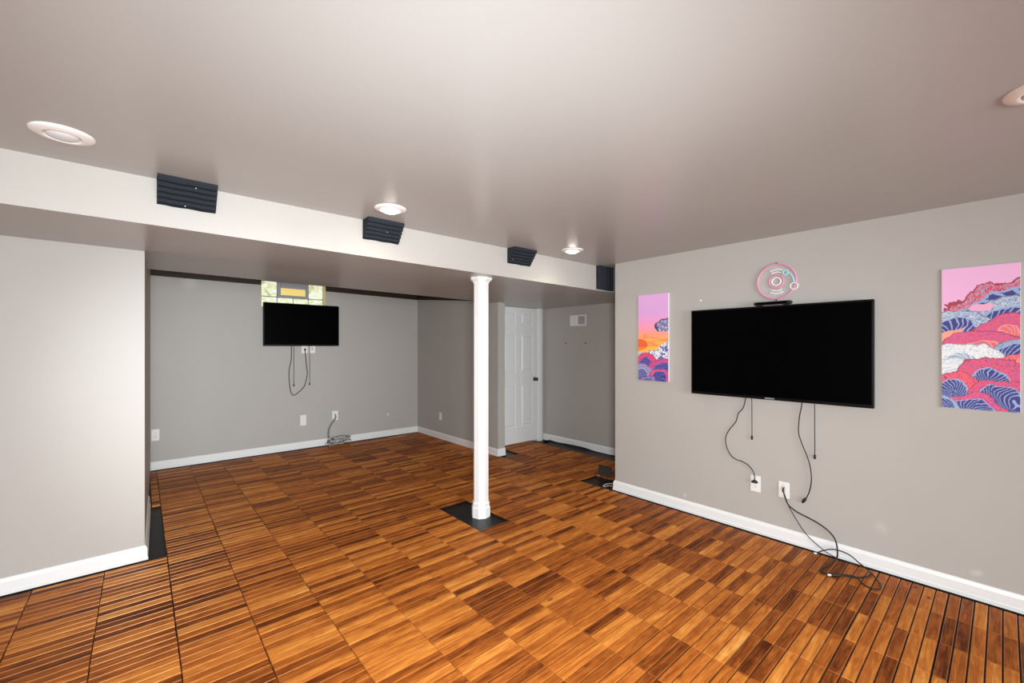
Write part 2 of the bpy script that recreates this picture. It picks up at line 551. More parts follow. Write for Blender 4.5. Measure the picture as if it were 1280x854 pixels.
# ------------------------------------------------------------------ floor tiles
def floor_hit(x0, x1, y0, y1):
    """clip a tile cell to the open floor; None where nothing is laid"""
    cx, cy = (x0 + x1) / 2, (y0 + y1) / 2
    if cx > 3.575:                                   # passage to the door
        if cy < 2.0: return None
        if x1 > 4.53: return None
        if y0 > 4.58:
            return (x0, x1, y0, 4.692) if cx > 3.89 else None
        if cx < 3.89 and (cy < 3.02 or cy > 4.27): return None
        return (x0, x1, y0, y1)
    if cx < 0.137:
        if cy > 3.79:
            if x1 > 0.13 and cy > 5.05 and y1 < 6.5:
                return (0.075, x1, max(y0, 5.07), y1)
            if y0 < 3.79:
                return (x0, x1, y0, 3.79)
            return None
        if y1 > 3.79:
            return (x0, x1, y0, 3.79)
        return (x0, x1, y0, y1)
    if y1 > 6.5: return None
    if x1 > 3.6: return None
    if 2.0 < cx < 2.33 and 2.71 < cy < 3.34: return None     # left open round the column
    return (x0, x1, y0, y1)

GAP = 0.004
def slat_verts(lx, ly, th=0.014, bev=0.0034, gap=0.0048):
    """one slat centred on the origin, top at z = 0, with rounded lacquered arrises"""
    hx, hy = lx / 2, ly / 2 - gap / 2
    q = bev * 0.29
    prof = [(-hy, -th), (-hy, -bev), (-hy + q, -q), (-hy + bev, 0), (hy - bev, 0), (hy - q, -q), (hy, -bev), (hy, -th)]
    e = 0.0022
    n = len(prof)
    loops = []
    for x, dz in ((-hx, -e), (-hx + e * 0.8, 0), (hx - e * 0.8, 0), (hx, -e)):
        loops.append([(x, y, (z if z < -0.01 else z + dz)) for y, z in prof])
    vsx = [v for l in loops for v in l]
    fs, ms = [], []
    for a in range(3):
        for k in range(n - 1):
            fs.append((a * n + k, a * n + k + 1, (a + 1) * n + k + 1, (a + 1) * n + k))
            ms.append(2 if (k in (1, 2, 4, 5) or (k == 3 and a != 1)) else 1)
    fs.append(tuple(range(n - 1, -1, -1)))
    fs.append(tuple(range(3 * n, 4 * n)))
    return vsx, fs, ms + [1, 1]
def box_data(x0, x1, y0, y1, z0, z1):
    v = [(x0, y0, z0), (x1, y0, z0), (x1, y1, z0), (x0, y1, z0), (x0, y0, z1), (x1, y0, z1), (x1, y1, z1), (x0, y1, z1)]
    f = [(0, 3, 2, 1), (4, 5, 6, 7), (0, 1, 5, 4), (1, 2, 6, 5), (2, 3, 7, 6), (3, 0, 4, 7)]
    return v, f, [0] * 6
def mesh_of(name, chunks):
    V, Fc, mi = [], [], []
    for v, f, ms in chunks:
        o = len(V)
        V += v
        Fc += [tuple(i + o for i in q) for q in f]
        mi += ms
    me = bpy.data.meshes.new(name)
    me.from_pydata(V, [], Fc)
    me.materials.append(M_base)
    me.materials.append(M_wood)
    me.materials.append(M_edge)
    me.polygons.foreach_set('material_index', mi)
    me.update()
    bm_ = bmesh.new(); bm_.from_mesh(me)
    bmesh.ops.recalc_face_normals(bm_, faces=bm_.faces)
    bm_.to_mesh(me); bm_.free()
    return me
def shift(chunk, dx, dy, dz=0.0):
    v, f, ms = chunk
    return [(a + dx, b_ + dy, c + dz) for a, b_, c in v], f, ms
_cache = {}
def slat_mesh(lx, ly):
    k = ('s', round(lx, 4), round(ly, 4))
    if k not in _cache:
        _cache[k] = mesh_of('slat', [slat_verts(lx, ly)])
    return _cache[k]
def base_mesh(lx, ly):
    k = ('b', round(lx, 4), round(ly, 4))
    if k not in _cache:
        _cache[k] = mesh_of('floor_tile', [box_data(-lx / 2, lx / 2, -ly / 2, ly / 2, ZB, -0.0142)])
    return _cache[k]
def slat_rows(ly):
    rows, y = [], -ly / 2
    n = int(ly / SLAT + 0.35)
    if n < 1:
        return [(0.0, ly)]
    for i in range(n):
        hgt = SLAT if i < n - 1 else ly - SLAT * (n - 1)
        rows.append((y + hgt / 2, hgt))
        y += hgt
    return rows
def whole_mesh(lx, ly):
    k = ('w', round(lx, 4), round(ly, 4))
    if k not in _cache:
        ch = [box_data(-lx / 2, lx / 2, -ly / 2, ly / 2, ZB, -0.0142)]
        for yc, hgt in slat_rows(ly):
            ch.append(shift(slat_verts(lx, hgt), 0, yc))
        _cache[k] = mesh_of('floor_tile', ch)
    return _cache[k]

fwd = (math.sin(YAW), math.cos(YAW)); rgt = (math.cos(YAW), -math.sin(YAW))
cells = []
for i in range(-10, 15):
    for j in range(-17, 13):
        x0 = TX0 + i * TILE; y0 = TY0 + j * TILE
        r = floor_hit(x0, x0 + TILE, y0, y0 + TILE)
        if r is None or x0 < -2.95 or y0 < REAR_Y + 0.02:
            continue
        cx, cy = (r[0] + r[1]) / 2, (r[2] + r[3]) / 2
        depth = cx * fwd[0] + cy * fwd[1]
        lat = cx * rgt[0] + cy * rgt[1]
        # laid within the part of the room the photograph shows
        seen = depth > 1.55 and abs(lat) < 1.2 * depth + 0.30
        cells.append((depth if seen else 99, seen, r))
cells.sort(key=lambda c: c[0])
rest = []
n_t = 0
rt = random.Random(3)
for depth, seen, (x0, x1, y0, y1) in cells:
    lx, ly = x1 - x0 - GAP, y1 - y0 - GAP * 0.5
    cx, cy = (x0 + x1) / 2, (y0 + y1) / 2
    if not seen or n_t >= 300:
        rest.append((lx, ly, cx, cy))
        continue
    n_t += 1
    near = depth < 3.3
    t = link('floor_tile', base_mesh(lx, ly) if near else whole_mesh(lx, ly), None, floor)
    t.location = (cx + rt.uniform(-0.0008, 0.0008), cy, 0.0)
    t.rotation_euler = (rt.uniform(-0.002, 0.002), 0, rt.uniform(-0.002, 0.002))
    if near:
        for yc, hgt in slat_rows(ly):
            s = link('slat', slat_mesh(lx, hgt), None, t)
            s.location = (rt.uniform(-0.0008, 0.0008), yc, rt.uniform(-0.0007, 0.0003))
            s.rotation_euler = (rt.uniform(-0.010, 0.010), rt.uniform(-0.0015, 0.0015), 0)
if rest:
    ch = []
    for lx, ly, cx, cy in rest:
        ch.append(shift(box_data(-lx / 2, lx / 2, -ly / 2, ly / 2, ZB, -0.0142), cx, cy))
        for yc, hgt in slat_rows(ly):
            ch.append(shift(slat_verts(lx, hgt), cx, cy + yc))
    o = link('tile_field', mesh_of('tile_field', ch), None, floor)
    o['kind'] = 'stuff'

# torn underlay edge curling up along the nook baseboard
bm = B()
pts = []
for k in range(25):
    y = 3.0 + (YD - 0.14 - 3.0) * k / 24
    z = 0.006 + 0.012 * math.sin(k * 0.55) + 0.018 * math.exp(-((k - 19) / 3.0) ** 2)
    pts.append((y, max(0.0, z)))
rows_ = []
for y, z in pts:
    rows_.append([bm.verts.new((XV - 0.19, y, ZB + 0.002)), bm.verts.new((XV - 0.08, y, ZB + 0.006)), bm.verts.new((XV - 0.035, y, ZB + 0.014)),
                  bm.verts.new((XV - 0.022, y, z)), bm.verts.new((XV - 0.026, y, z)), bm.verts.new((XV - 0.041, y, ZB + 0.010)), bm.verts.new((XV - 0.19, y, ZB))])
for a, b_ in zip(rows_[:-1], rows_[1:]):
    for k in range(7):
        bm.faces.new((a[k], a[(k + 1) % 7], b_[(k + 1) % 7], b_[k]))
bm.faces.new(rows_[0]); bm.faces.new(rows_[-1][::-1])
obj('underlay_edge', bm, M_underlay, floor)

# loose dark flap behind the corner of the long wall
bm = B()
prev = None
for k in range(9):
    a = k / 8 * PI * 0.55
    x = 3.87 + 0.06 * math.sin(a); z = ZB + 0.002 + 0.11 * (1 - math.cos(a))
    row = [bm.verts.new((x, 2.84, z)), bm.verts.new((x, 3.02, z)), bm.verts.new((x + 0.006, 3.02, z + 0.001)), bm.verts.new((x + 0.006, 2.84, z + 0.001))]
    if prev:
        for q in range(4):
            bm.faces.new((prev[q], prev[(q + 1) % 4], row[(q + 1) % 4], row[q]))
    else:
        bm.faces.new(row[::-1])
    prev = row
bm.faces.new(prev)
tag(obj('underlay_flap', bm, plain('brown_black_felt', (0.045, 0.036, 0.034), 0.9, 0.2, noise=0.3, nscale=80)),
    'dark brown underlay flap curling up behind the long wall corner', 'underlay')
t = thing('loose_wire', 'short pale wire end lying beside the long wall corner', 'wire', (3.7, 2.66, 0.0))
bm = B(); tube(bm, catmull([(-0.04, 0.10, ZB + 0.006), (-0.01, 0.07, ZB + 0.03), (0.0, 0.0, ZB + 0.045), (-0.03, -0.03, ZB + 0.03)], 5), 0.004, 6)
obj('strand', bm, M_cordw, t, True)
bm = B(); tube(bm, catmull([(-0.06, 0.08, ZB + 0.006), (-0.03, 0.03, ZB + 0.025), (-0.02, -0.02, ZB + 0.028)], 5), 0.003, 6)
obj('strand', bm, M_cordw, t, True)

# ------------------------------------------------------------------ column
CXc, CYc = 2.235, 2.985
col = thing('support_column', 'white eight-sided support column standing in an opening of the floor', 'column', (CXc, CYc, ZB))
def octa(bm, prof, rot=math.radians(38.5)):
    return lathe(bm, prof, 8, start=rot)
HT = soffit_z(CXc, CYc) - ZB
rc = 0.067
bm = B(); octa(bm, [(0, 0.11), (rc, 0.11), (rc, HT - 0.045), (0, HT - 0.045)]); obj('shaft', bm, M_column, col)
bm = B(); octa(bm, [(0, 0), (rc + 0.016, 0), (rc + 0.016, 0.085), (rc + 0.006, 0.098), (rc + 0.010, 0.108), (rc + 0.010, 0.122), (rc + 0.001, 0.132), (0, 0.132)]); obj('base', bm, M_column, col)
bm = B(); octa(bm, [(0, HT - 0.05), (rc + 0.002, HT - 0.05), (rc + 0.006, HT - 0.042), (rc + 0.012, HT - 0.032), (rc + 0.026, HT - 0.022), (rc + 0.032, HT - 0.016), (rc + 0.032, HT), (0, HT)]); obj('capital', bm, M_column, col)

# ------------------------------------------------------------------ door
door = struct(thing('door_1', 'white six-panel door in the far corner', 'door', ((DX0 + DX1) / 2, YD + 0.03, 0.012)))
dw = (DX1 - DX0) / 2
dh = 2.015
pr = 0.016     # how far stiles stand proud of the field
px_ = [(-dw + 0.105, -0.055), (0.055, dw - 0.105)]
pz_ = [(0.235, 0.87), (1.05, 1.62), (1.76, 1.945)]
bm = B(); box(bm, -dw + 0.004, dw - 0.004, 0.0, 0.03, 0, dh); obj('slab', bm, M_door, door)
def dpart(name, x0, x1, z0, z1, y0=-pr, y1=0.0, bev=0.002):
    b2 = B(); box(b2, x0, x1, y0, y1, z0, z1, bev); return obj(name, b2, M_door, door)
dpart('stile', -dw + 0.004, px_[0][0], 0, dh); dpart('stile', px_[1][1], dw - 0.004, 0, dh)
dpart('mullion', px_[0][1], px_[1][0], 0, dh)
for a, b_ in px_:
    for z0, z1 in ((0, pz_[0][0]), (pz_[0][1], pz_[1][0]), (pz_[1][1], pz_[2][0]), (pz_[2][1], dh)):
        dpart('rail', a, b_, z0, z1)
for a, b_ in px_:
    for z0, z1 in pz_:
        b2 = B()
        m_ = 0.016
        o0 = [(a + m_, -0.0005, z0 + m_), (b_ - m_, -0.0005, z0 + m_), (b_ - m_, -0.0005, z1 - m_), (a + m_, -0.0005, z1 - m_)]
        m2 = 0.036
        o1 = [(a + m2, -0.012, z0 + m2), (b_ - m2, -0.012, z0 + m2), (b_ - m2, -0.012, z1 - m2), (a + m2, -0.012, z1 - m2)]
        v0 = [b2.verts.new(p) for p in o0]; v1 = [b2.verts.new(p) for p in o1]
        b2.faces.new(v1)
        for k in range(4):
            b2.faces.new((v0[k], v0[(k + 1) % 4], v1[(k + 1) % 4], v1[k]))
        b2.faces.new(v0[::-1])
        obj('door_panel', b2, M_door, door)
b2 = B(); lathe(b2, [(0, -pr - 0.001), (0.03, -pr - 0.001), (0.03, -pr + 0.005), (0.012, -pr + 0.009), (0.011, -pr + 0.03), (0.022, -pr + 0.036), (0.028, -pr + 0.048), (0.026, -pr + 0.058), (0.014, -pr + 0.064), (0, -pr + 0.065)], 20)
bmesh.ops.transform(b2, matrix=Matrix.Rotation(PI / 2, 4, 'X'), verts=b2.verts)
bmesh.ops.translate(b2, vec=(dw - 0.068, -2 * pr, 0.935), verts=b2.verts)
obj('door_knob', b2, M_metal, door, True)['label'] = 'dark metal door knob'
# casing
b2 = B()
def casing(b2, x0, x1, z0, z1):
    box(b2, x0, x1, -0.045, -0.03, z0, z1, 0.003)
casing(b2, dw + 0.005, dw + 0.075, -0.03, dh + 0.02)
obj('casing', b2, M_white, door)
b2 = B(); casing(b2, -dw - 0.075, -dw - 0.005, -0.03, dh + 0.02); obj('casing', b2, M_white, door)
b2 = B(); box(b2, dw - 0.003, dw + 0.02, -0.03, 0.08, -0.03, dh + 0.005); obj('jamb', b2, M_white, door)
b2 = B(); box(b2, -dw - 0.02, -dw + 0.003, -0.03, 0.08, -0.03, dh + 0.005); obj('jamb', b2, M_white, door)

# ------------------------------------------------------------------ glass block window
win = struct(thing('window_1', 'glass block window high on the back wall behind the small television', 'window', (0, YBACK, 0)))
gy = 0.075
bm = B(); box(bm, wx0, wx1, gy + 0.03, gy + 0.07, wz0, wz1); obj('mortar', bm, M_mortar, win)
bm = B(); box(bm, wx1 - 0.004, wx1, -0.002, gy + 0.03, wz0, wz1); obj('jamb', bm, M_jamb, win)
bm = B(); box(bm, wx0, wx0 + 0.004, -0.002, gy + 0.03, wz0, wz1); obj('jamb', bm, M_jamb, win)
bm = B(); box(bm, wx0, wx1, 0.0, gy + 0.03, wz0, wz0 + 0.004); obj('sill', bm, M_jamb, win)
bwid = (wx1 - wx0 - 0.02) / 4
def block(x0, x1, z0, z1):
    b2 = B(); box(b2, x0 + 0.008, x1 - 0.008, gy, gy + 0.04, z0 + 0.008, z1 - 0.008, 0.010, 2)
    return obj('glass_block', b2, M_gblock, win)
rowz = [(wz0 + 0.004, 2.137), (2.137, 2.352)]
for r_, (z0, z1) in enumerate(rowz):
    for k in range(4):
        x0 = wx0 + 0.01 + k * bwid
        if r_ == 1 and k in (1, 2):
            continue
        block(x0, x0 + bwid, z0, z1)
x0 = wx0 + 0.01 + bwid; x1 = x0 + 2 * bwid
z0, z1 = rowz[1]
bm = B()
box(bm, x0 + 0.006, x0 + 0.042, gy, gy + 0.04, z0 + 0.006, z1 - 0.004, 0.004)
box(bm, x1 - 0.042, x1 - 0.006, gy, gy + 0.04, z0 + 0.006, z1 - 0.004, 0.004)
box(bm, x0 + 0.042, x1 - 0.042, gy, gy + 0.04, z0 + 0.006, z0 + 0.032, 0.004)
box(bm, x0 + 0.042, x1 - 0.042, gy, gy + 0.04, z1 - 0.085, z1 - 0.004, 0.004)
obj('vent_frame', bm, plain('grey_vent_frame', (0.36, 0.36, 0.40), 0.5), win)
bm = B(); box(bm, x0 + 0.042, x1 - 0.042, gy + 0.012, gy + 0.022, z0 + 0.032, z1 - 0.085); obj('vent_flap', bm, M_amber, win)['label'] = 'amber lit vent flap'

# ------------------------------------------------------------------ wall plates
def plate(name, label, loc, rot, kind, group='white wall plates', w_=0.072, h_=0.115):
    """built facing -y, then turned; loc on the wall face"""
    t = thing(name, label, 'wall plate', loc, (0, 0, rot), group)
    b2 = B(); box(b2, -w_ / 2, w_ / 2, -0.006, 0.0, -h_ / 2, h_ / 2, 0.002); obj('plate', b2, M_plate, t)
    if kind == 'outlet':
        for dz in (-0.021, 0.021):
            b2 = B(); lathe(b2, [(0, 0), (0.0165, 0), (0.0165, 0.002), (0, 0.002)], 16)
            bmesh.ops.transform(b2, matrix=Matrix.Translation((0, -0.006, dz)) @ Matrix.Rotation(PI / 2, 4, 'X'), verts=b2.verts)
            s = obj('socket', b2, M_plate, t)
            b2 = B()
            box(b2, -0.0075, -0.0055, -0.0088, -0.0078, dz - 0.002, dz + 0.007)
            box(b2, 0.0055, 0.0075, -0.0088, -0.0078, dz - 0.002, dz + 0.007)
            box(b2, -0.002, 0.002, -0.0088, -0.0078, dz - 0.010, dz - 0.006)
            obj('slots', b2, M_slot, s)
    elif kind == 'switch':
        b2 = B(); box(b2, -0.0165, 0.0165, -0.009, -0.006, -0.033, 0.033, 0.001); obj('rocker', b2, M_plate, t)
    elif kind == 'cable':
        b2 = B(); box(b2, -0.012, 0.012, -0.010, -0.006, -0.012, 0.030, 0.001); obj('insert', b2, M_ventgrey, t)
    for dz in ((0,) if kind == 'outlet' else (-0.042, 0.042)):
        b2 = B(); lathe(b2, [(0, 0), (0.003, 0), (0.003, 0.0012), (0, 0.0012)], 8)
        bmesh.ops.transform(b2, matrix=Matrix.Translation((0, -0.006, dz)) @ Matrix.Rotation(PI / 2, 4, 'X'), verts=b2.verts)
        obj('screw', b2, M_steel, t)
    return t
RZ = -PI / 2     # turns the -y face towards -x (right-hand walls)
plate('power_outlet', 'white power outlet with black plug under the large television', (XR, 1.272, 0.377), RZ, 'outlet', h_=0.125)
plate('cable_plate', 'white cable wall plate with black cables hanging to the floor', (XR, 1.077, 0.377), RZ, 'cable', h_=0.12)
plate('power_outlet', 'white power outlet right below the small television with black plug', (1.766, YBACK, 1.408), 0, 'outlet', w_=0.08)
plate('cable_plate', 'white cable plate right of the plug below the small television', (1.868, YBACK, 1.408), 0, 'cable', w_=0.08)
plate('blank_plate', 'plain white wall plate low on the back wall', (1.748, YBACK, 0.395), 0, 'switch', w_=0.08, h_=0.15)
plate('cable_plate', 'white plate low on the back wall feeding the tangled cables', (2.19, YBACK, 0.416), 0, 'cable', w_=0.085, h_=0.14)
plate('power_outlet', 'white outlet at the left end of the back wall', (0.13, YBACK, 0.405), 0, 'outlet', w_=0.075, h_=0.135)
plate('power_outlet', 'white outlet on the shaded alcove wall left of the column', (XA, 5.815, 0.348), RZ, 'outlet', h_=0.12)

# small vent box beside the door, nails below it
v = thing('wall_vent', 'small white wall register with grey louvred half beside the door', 'vent', (XV, 4.022, 1.823), (0, 0, RZ))
b2 = B(); box(b2, -0.149, 0.149, -0.012, 0.0, -0.079, 0.079, 0.003); obj('frame', b2, M_plate, v)
b2 = B(); box(b2, -0.130, -0.004, -0.022, -0.012, -0.058, 0.058, 0.004); obj('cover', b2, M_plate, v)
b2 = B(); box(b2, 0.008, 0.132, -0.0135, -0.0115, -0.058, 0.058); obj('grille', b2, plain('grille_back', (0.25, 0.25, 0.26), 0.7), v)
for k in range(9):
    z = -0.052 + k * 0.013
    b2 = B(); box(b2, 0.008, 0.132, -0.019, -0.0135, z - 0.004, z + 0.004, 0.001); obj('louvre', b2, M_ventgrey, v)
for y, lb in ((4.249, 'tiny nail below the wall register nearer the door'), (3.873, 'tiny nail below the wall register farther from the door')):
    t = thing('nail', lb, 'nail', (XV, y, 1.496), (0, -PI / 2, 0), 'nails in the nook wall')
    b2 = B(); lathe(b2, [(0, 0), (0.003, 0), (0.003, 0.016), (0.009, 0.017), (0.009, 0.02), (0, 0.021)], 10); obj('shank', b2, M_metal, t)
t = thing('wall_hook', 'tiny white hook on the wall above the large television corner', 'hook', (XR, 1.706, 1.842), (0, -PI / 2, 0))
b2 = B(); lathe(b2, [(0, 0), (0.007, 0), (0.007, 0.003), (0.003, 0.005), (0.003, 0.010), (0.005, 0.012), (0, 0.013)], 12); obj('knob', b2, M_ltube, t)

# ------------------------------------------------------------------ televisions
def television(name, label, loc, rot, W, Hh, gap_, depth=0.03, logo=None):
    """front faces -y; loc = centre of the front on the screen plane"""
    t = thing(name, label, 'television', loc, (0, 0, rot))
    b2 = B(); box(b2, -W / 2, W / 2, 0.0, depth, -Hh / 2, Hh / 2, 0.006, 2); obj('housing', b2, M_bezel, t)
    b2 = B(); box(b2, -W / 2 + 0.012, W / 2 - 0.012, -0.0012, 0.0, -Hh / 2 + 0.022, Hh / 2 - 0.012); obj('screen', b2, M_screen, t)
    b2 = B(); box(b2, -W * 0.3, W * 0.3, depth, depth + 0.025, -Hh * 0.32, Hh * 0.25, 0.008); obj('rear_cover', b2, M_blackp, t)
    b2 = B()
    box(b2, -0.16, 0.16, gap_ - 0.008, gap_ - 0.0005, -0.12, 0.12)
    box(b2, -0.12, -0.09, depth + 0.024, gap_ - 0.008, -0.14, 0.14)
    box(b2, 0.09, 0.12, depth + 0.024, gap_ - 0.008, -0.14, 0.14)
    obj('wall_mount', b2, M_blackp, t)
    if logo:
        cu = bpy.data.curves.new('logo', 'FONT')
        cu.body = logo
        cu.size = 0.019
        cu.align_x = 'CENTER'; cu.align_y = 'CENTER'
        cu.extrude = 0.0004
        tmp = bpy.data.objects.new('tmp_logo', cu)
        COL.objects.link(tmp)
        me = bpy.data.meshes.new_from_object(tmp.evaluated_get(bpy.context.evaluated_depsgraph_get()))
        bpy.data.objects.remove(tmp)
        me.transform(Matrix.Rotation(PI / 2, 4, 'X') @ Matrix.Scale(0.75, 4))
        wdt = max(v_.co.x for v_ in me.vertices) - min(v_.co.x for v_ in me.vertices)
        me.transform(Matrix.Scale(0.062 / wdt, 4))
        lo = link('logo', me, M_silver, t)
        lo.location = (0.0, -0.0016, -Hh / 2 + 0.011)
        lo['label'] = 'small silver maker lettering'
    return t

def world_child(name, bm, mat, parent, smooth=True):
    """a part modelled in world coordinates, kept in place under its thing"""
    me_inv = (Matrix.Translation(parent.location) @ parent.rotation_euler.to_matrix().to_4x4()).inverted()
    bmesh.ops.transform(bm, matrix=me_inv, verts=bm.verts)
    return obj(name, bm, mat, parent, smooth)

tv = television('television', 'large black flat television on the long taupe wall', (3.55, 1.148, 1.401), RZ, 1.206, 0.706, 0.08, logo='SAMSUNG')
def wallx(pts, x):
    return [(x, y, z) for y, z in pts]
b2 = B()
tube(b2, catmull([(3.60, 1.33, 1.10)] + wallx([(1.34, 1.032), (1.358, 0.96), (1.394, 0.911), (1.412, 0.845), (1.462, 0.773), (1.49, 0.71), (1.487, 0.639), (1.456, 0.573), (1.412, 0.542), (1.364, 0.533), (1.317, 0.511), (1.282, 0.468), (1.272, 0.425)], 3.612) + [(3.600, 1.272, 0.408)], 5), 0.0037, 8)
box(b2, 3.588, 3.6212, 1.260, 1.284, 0.388, 0.408, 0.004)
box(b2, 3.594, 3.6212, 1.250, 1.294, 0.386, 0.400, 0.004)
world_child('power_cord', b2, M_cord, tv)
for y, z0 in ((1.293, 0.723), (0.88, 0.654)):
    b2 = B()
    tube(b2, [(3.605, y, 1.10), (3.612, y, 1.0), (3.615, y, z0)], 0.0025, 6)
    tube(b2, [(3.614, y, z0 + 0.026), (3.614, y, z0 + 0.024), (3.614, y, z0), (3.614, y, z0 - 0.006)], [0.003, 0.0075, 0.0075, 0.003], 8)
    world_child('mount_pull_cord', b2, M_cord, tv)
b2 = B()
p = wallx([(0.955, 1.10), (0.958, 1.027), (0.973, 0.932), (0.978, 0.827), (0.96, 0.754), (0.928, 0.668), (0.907, 0.592), (0.899, 0.496), (0.911, 0.413), (0.931, 0.356)], 3.61)
tube(b2, catmull(p, 5), 0.0036, 8)
tube(b2, [(3.61, 0.931, 0.360), (3.61, 0.937, 0.350), (3.61, 0.948, 0.331), (3.61, 0.955, 0.319)], [0.004, 0.010, 0.010, 0.006], 8)
world_child('signal_cord', b2, M_cord, tv)

sb = thing('sensor_bar', 'flat black sensor bar resting on top of the large television', 'sensor bar', (3.565, 1.133, 1.757), (0, 0, RZ))
b2 = B(); box(b2, -0.125, 0.125, -0.02, 0.024, 0.004, 0.028, 0.008, 2); obj('housing', b2, M_blackp, sb)
for s in (-1, 1):
    b2 = B(); box(b2, s * 0.09 - 0.02, s * 0.09 + 0.02, -0.012, 0.016, -0.0005, 0.006); obj('foot', b2, M_blackp, sb)
b2 = B(); box(b2, -0.10, 0.10, -0.0215, -0.0195, 0.009, 0.023, 0.0005); obj('front_strip', b2, M_screen, sb)

tv2 = television('television', 'small black flat television on the alcove back wall under the window', (1.727, 6.47, 1.748), 0, 0.99, 0.59, 0.08)
def wally(pts, y):
    return [(x, y, z) for x, z in pts]
b2 = B()
tube(b2, catmull([(1.589, 6.52, 1.52)] + wally([(1.589, 1.448), (1.587, 1.265), (1.564, 1.146), (1.559, 1.018), (1.576, 0.844), (1.609, 0.764), (1.677, 0.796), (1.755, 0.878), (1.784, 0.98), (1.798, 1.063), (1.784, 1.204), (1.767, 1.39)], 6.53), 5), 0.005, 8)
box(b2, 1.754, 1.780, 6.515, 6.5415, 1.392, 1.416, 0.004)
world_child('power_cord', b2, M_cord, tv2)
for x, z0 in ((1.621, 0.892), (1.83, 0.898)):
    b2 = B()
    tube(b2, [(x, 6.52, 1.50), (x, 6.532, 1.43), (x, 6.535, z0)], 0.0032, 6)
    tube(b2, [(x, 6.534, z0 + 0.026), (x, 6.534, z0 + 0.022), (x, 6.534, z0), (x, 6.534, z0 - 0.006)], [0.003, 0.009, 0.009, 0.003], 8)
    world_child('mount_pull_cord', b2, M_cord, tv2)

# ------------------------------------------------------------------ cables below the large television
def cable(name, label, bm, mat, loc, ends=()):
    t = thing(name, label, 'cable', loc)
    world_child('cord', bm, mat, t)
    for nm, b3, m3, lb in ends:
        e = world_child(nm, b3, m3, t, False)
        if lb:
            e['label'] = lb
    return t
def plug(p0, p1, r):
    b3 = B(); d = Vector(p1) - Vector(p0)
    tube(b3, [Vector(p0), Vector(p0) + d * 0.08, Vector(p0) + d * 0.92, Vector(p1)], [r * 0.6, r, r, r * 0.7], 8)
    return b3
b2 = B()
A = [(3.618, 1.075, 0.395), (3.600, 1.074, 0.380), (3.598, 1.065, 0.350), (3.600, 1.061, 0.331), (3.60, 1.038, 0.280), (3.60, 0.985, 0.246), (3.60, 0.907, 0.222), (3.60, 0.84, 0.196), (3.60, 0.788, 0.161), (3.595, 0.756, 0.118), (3.585, 0.743, 0.055), (3.55, 0.742, 0.012), (3.419, 0.757, 0.006), (3.335, 0.776, 0.006), (3.290, 0.765, 0.006), (3.302, 0.711, 0.006), (3.336, 0.661, 0.006), (3.371, 0.604, 0.006), (3.439, 0.561, 0.006), (3.505, 0.548, 0.010)]
tube(b2, catmull(A, 5), 0.0048, 8)
cable('cable', 'thick black cable sweeping from the wall plate to a floor loop', b2, M_cord, (3.55, 0.742, 0.0))
b2 = B()
Bp = [(3.618, 1.080, 0.385), (3.602, 1.078, 0.372), (3.604, 1.064, 0.346), (3.606, 1.038, 0.27), (3.606, 0.993, 0.19), (3.606, 0.932, 0.103), (3.602, 0.857, 0.046), (3.592, 0.792, 0.014), (3.575, 0.717, 0.004), (3.578, 0.65, 0.004), (3.58, 0.60, 0.004)]
tube(b2, catmull(Bp, 5), 0.0030, 8)
cable('cable', 'thin black cable running straight from wall plate down to baseboard', b2, M_cord, (3.59, 0.792, 0.0))
b2 = B()
Cp = [(3.550, 0.857, 0.006), (3.572, 0.825, 0.030), (3.585, 0.779, 0.052), (3.586, 0.732, 0.060), (3.585, 0.679, 0.052), (3.572, 0.627, 0.025), (3.53, 0.575, 0.012), (3.457, 0.523, 0.006), (3.379, 0.488, 0.005), (3.323, 0.483, 0.005), (3.292, 0.504, 0.005), (3.305, 0.552, 0.005), (3.351, 0.604, 0.016), (3.325, 0.66, 0.018), (3.300, 0.69, 0.008)]
tube(b2, catmull(Cp, 5), 0.0038, 8)
cable('cable', 'black cable arching up the baseboard and looping with two plugs', b2, M_cord, (3.3, 0.6, 0.0),
      [('plug', plug((3.312, 0.672, 0.011), (3.281, 0.712, 0.009), 0.009), M_blackp, None),
       ('plug_tip', plug((3.281, 0.712, 0.009), (3.268, 0.729, 0.009), 0.0065), M_silver, 'silver plug tip'),
       ('plug_tip', plug((3.552, 0.853, 0.008), (3.543, 0.868, 0.007), 0.006), M_silver, 'silver plug tip')])

# tangled coil on the back wall baseboard
rc_ = random.Random(11)
t = thing('cable_coil', 'tangled bundle of grey and black cables lying against the back baseboard', 'cables', (2.22, 6.47, 0.0))
def coil(seed, r, mat, name, turns=5):
    q = random.Random(seed)
    pts = []
    for k in range(turns * 7):
        a = 2 * PI * k / 7 + q.uniform(-0.3, 0.3)
        pts.append((0.0 + (0.15 + q.uniform(-0.09, 0.03)) * math.cos(a) + 0.02 * math.sin(k), q.uniform(-0.035, 0.02) + 0.018 * math.sin(a), 0.056 + 0.045 * math.sin(a + q.uniform(-1.2, 1.2)) + q.uniform(-0.006, 0.022)))
    b3 = B(); tube(b3, catmull(pts, 4), r, 6)
    obj(name, b3, mat, t, True)
coil(1, 0.0034, M_cordw, 'cord'); coil(5, 0.0034, M_cordw, 'cord', 4); coil(2, 0.0030, M_cord, 'cord', 4); coil(3, 0.0032, plain('taupe_cord', (0.20, 0.18, 0.16), 0.5), 'cord', 4)
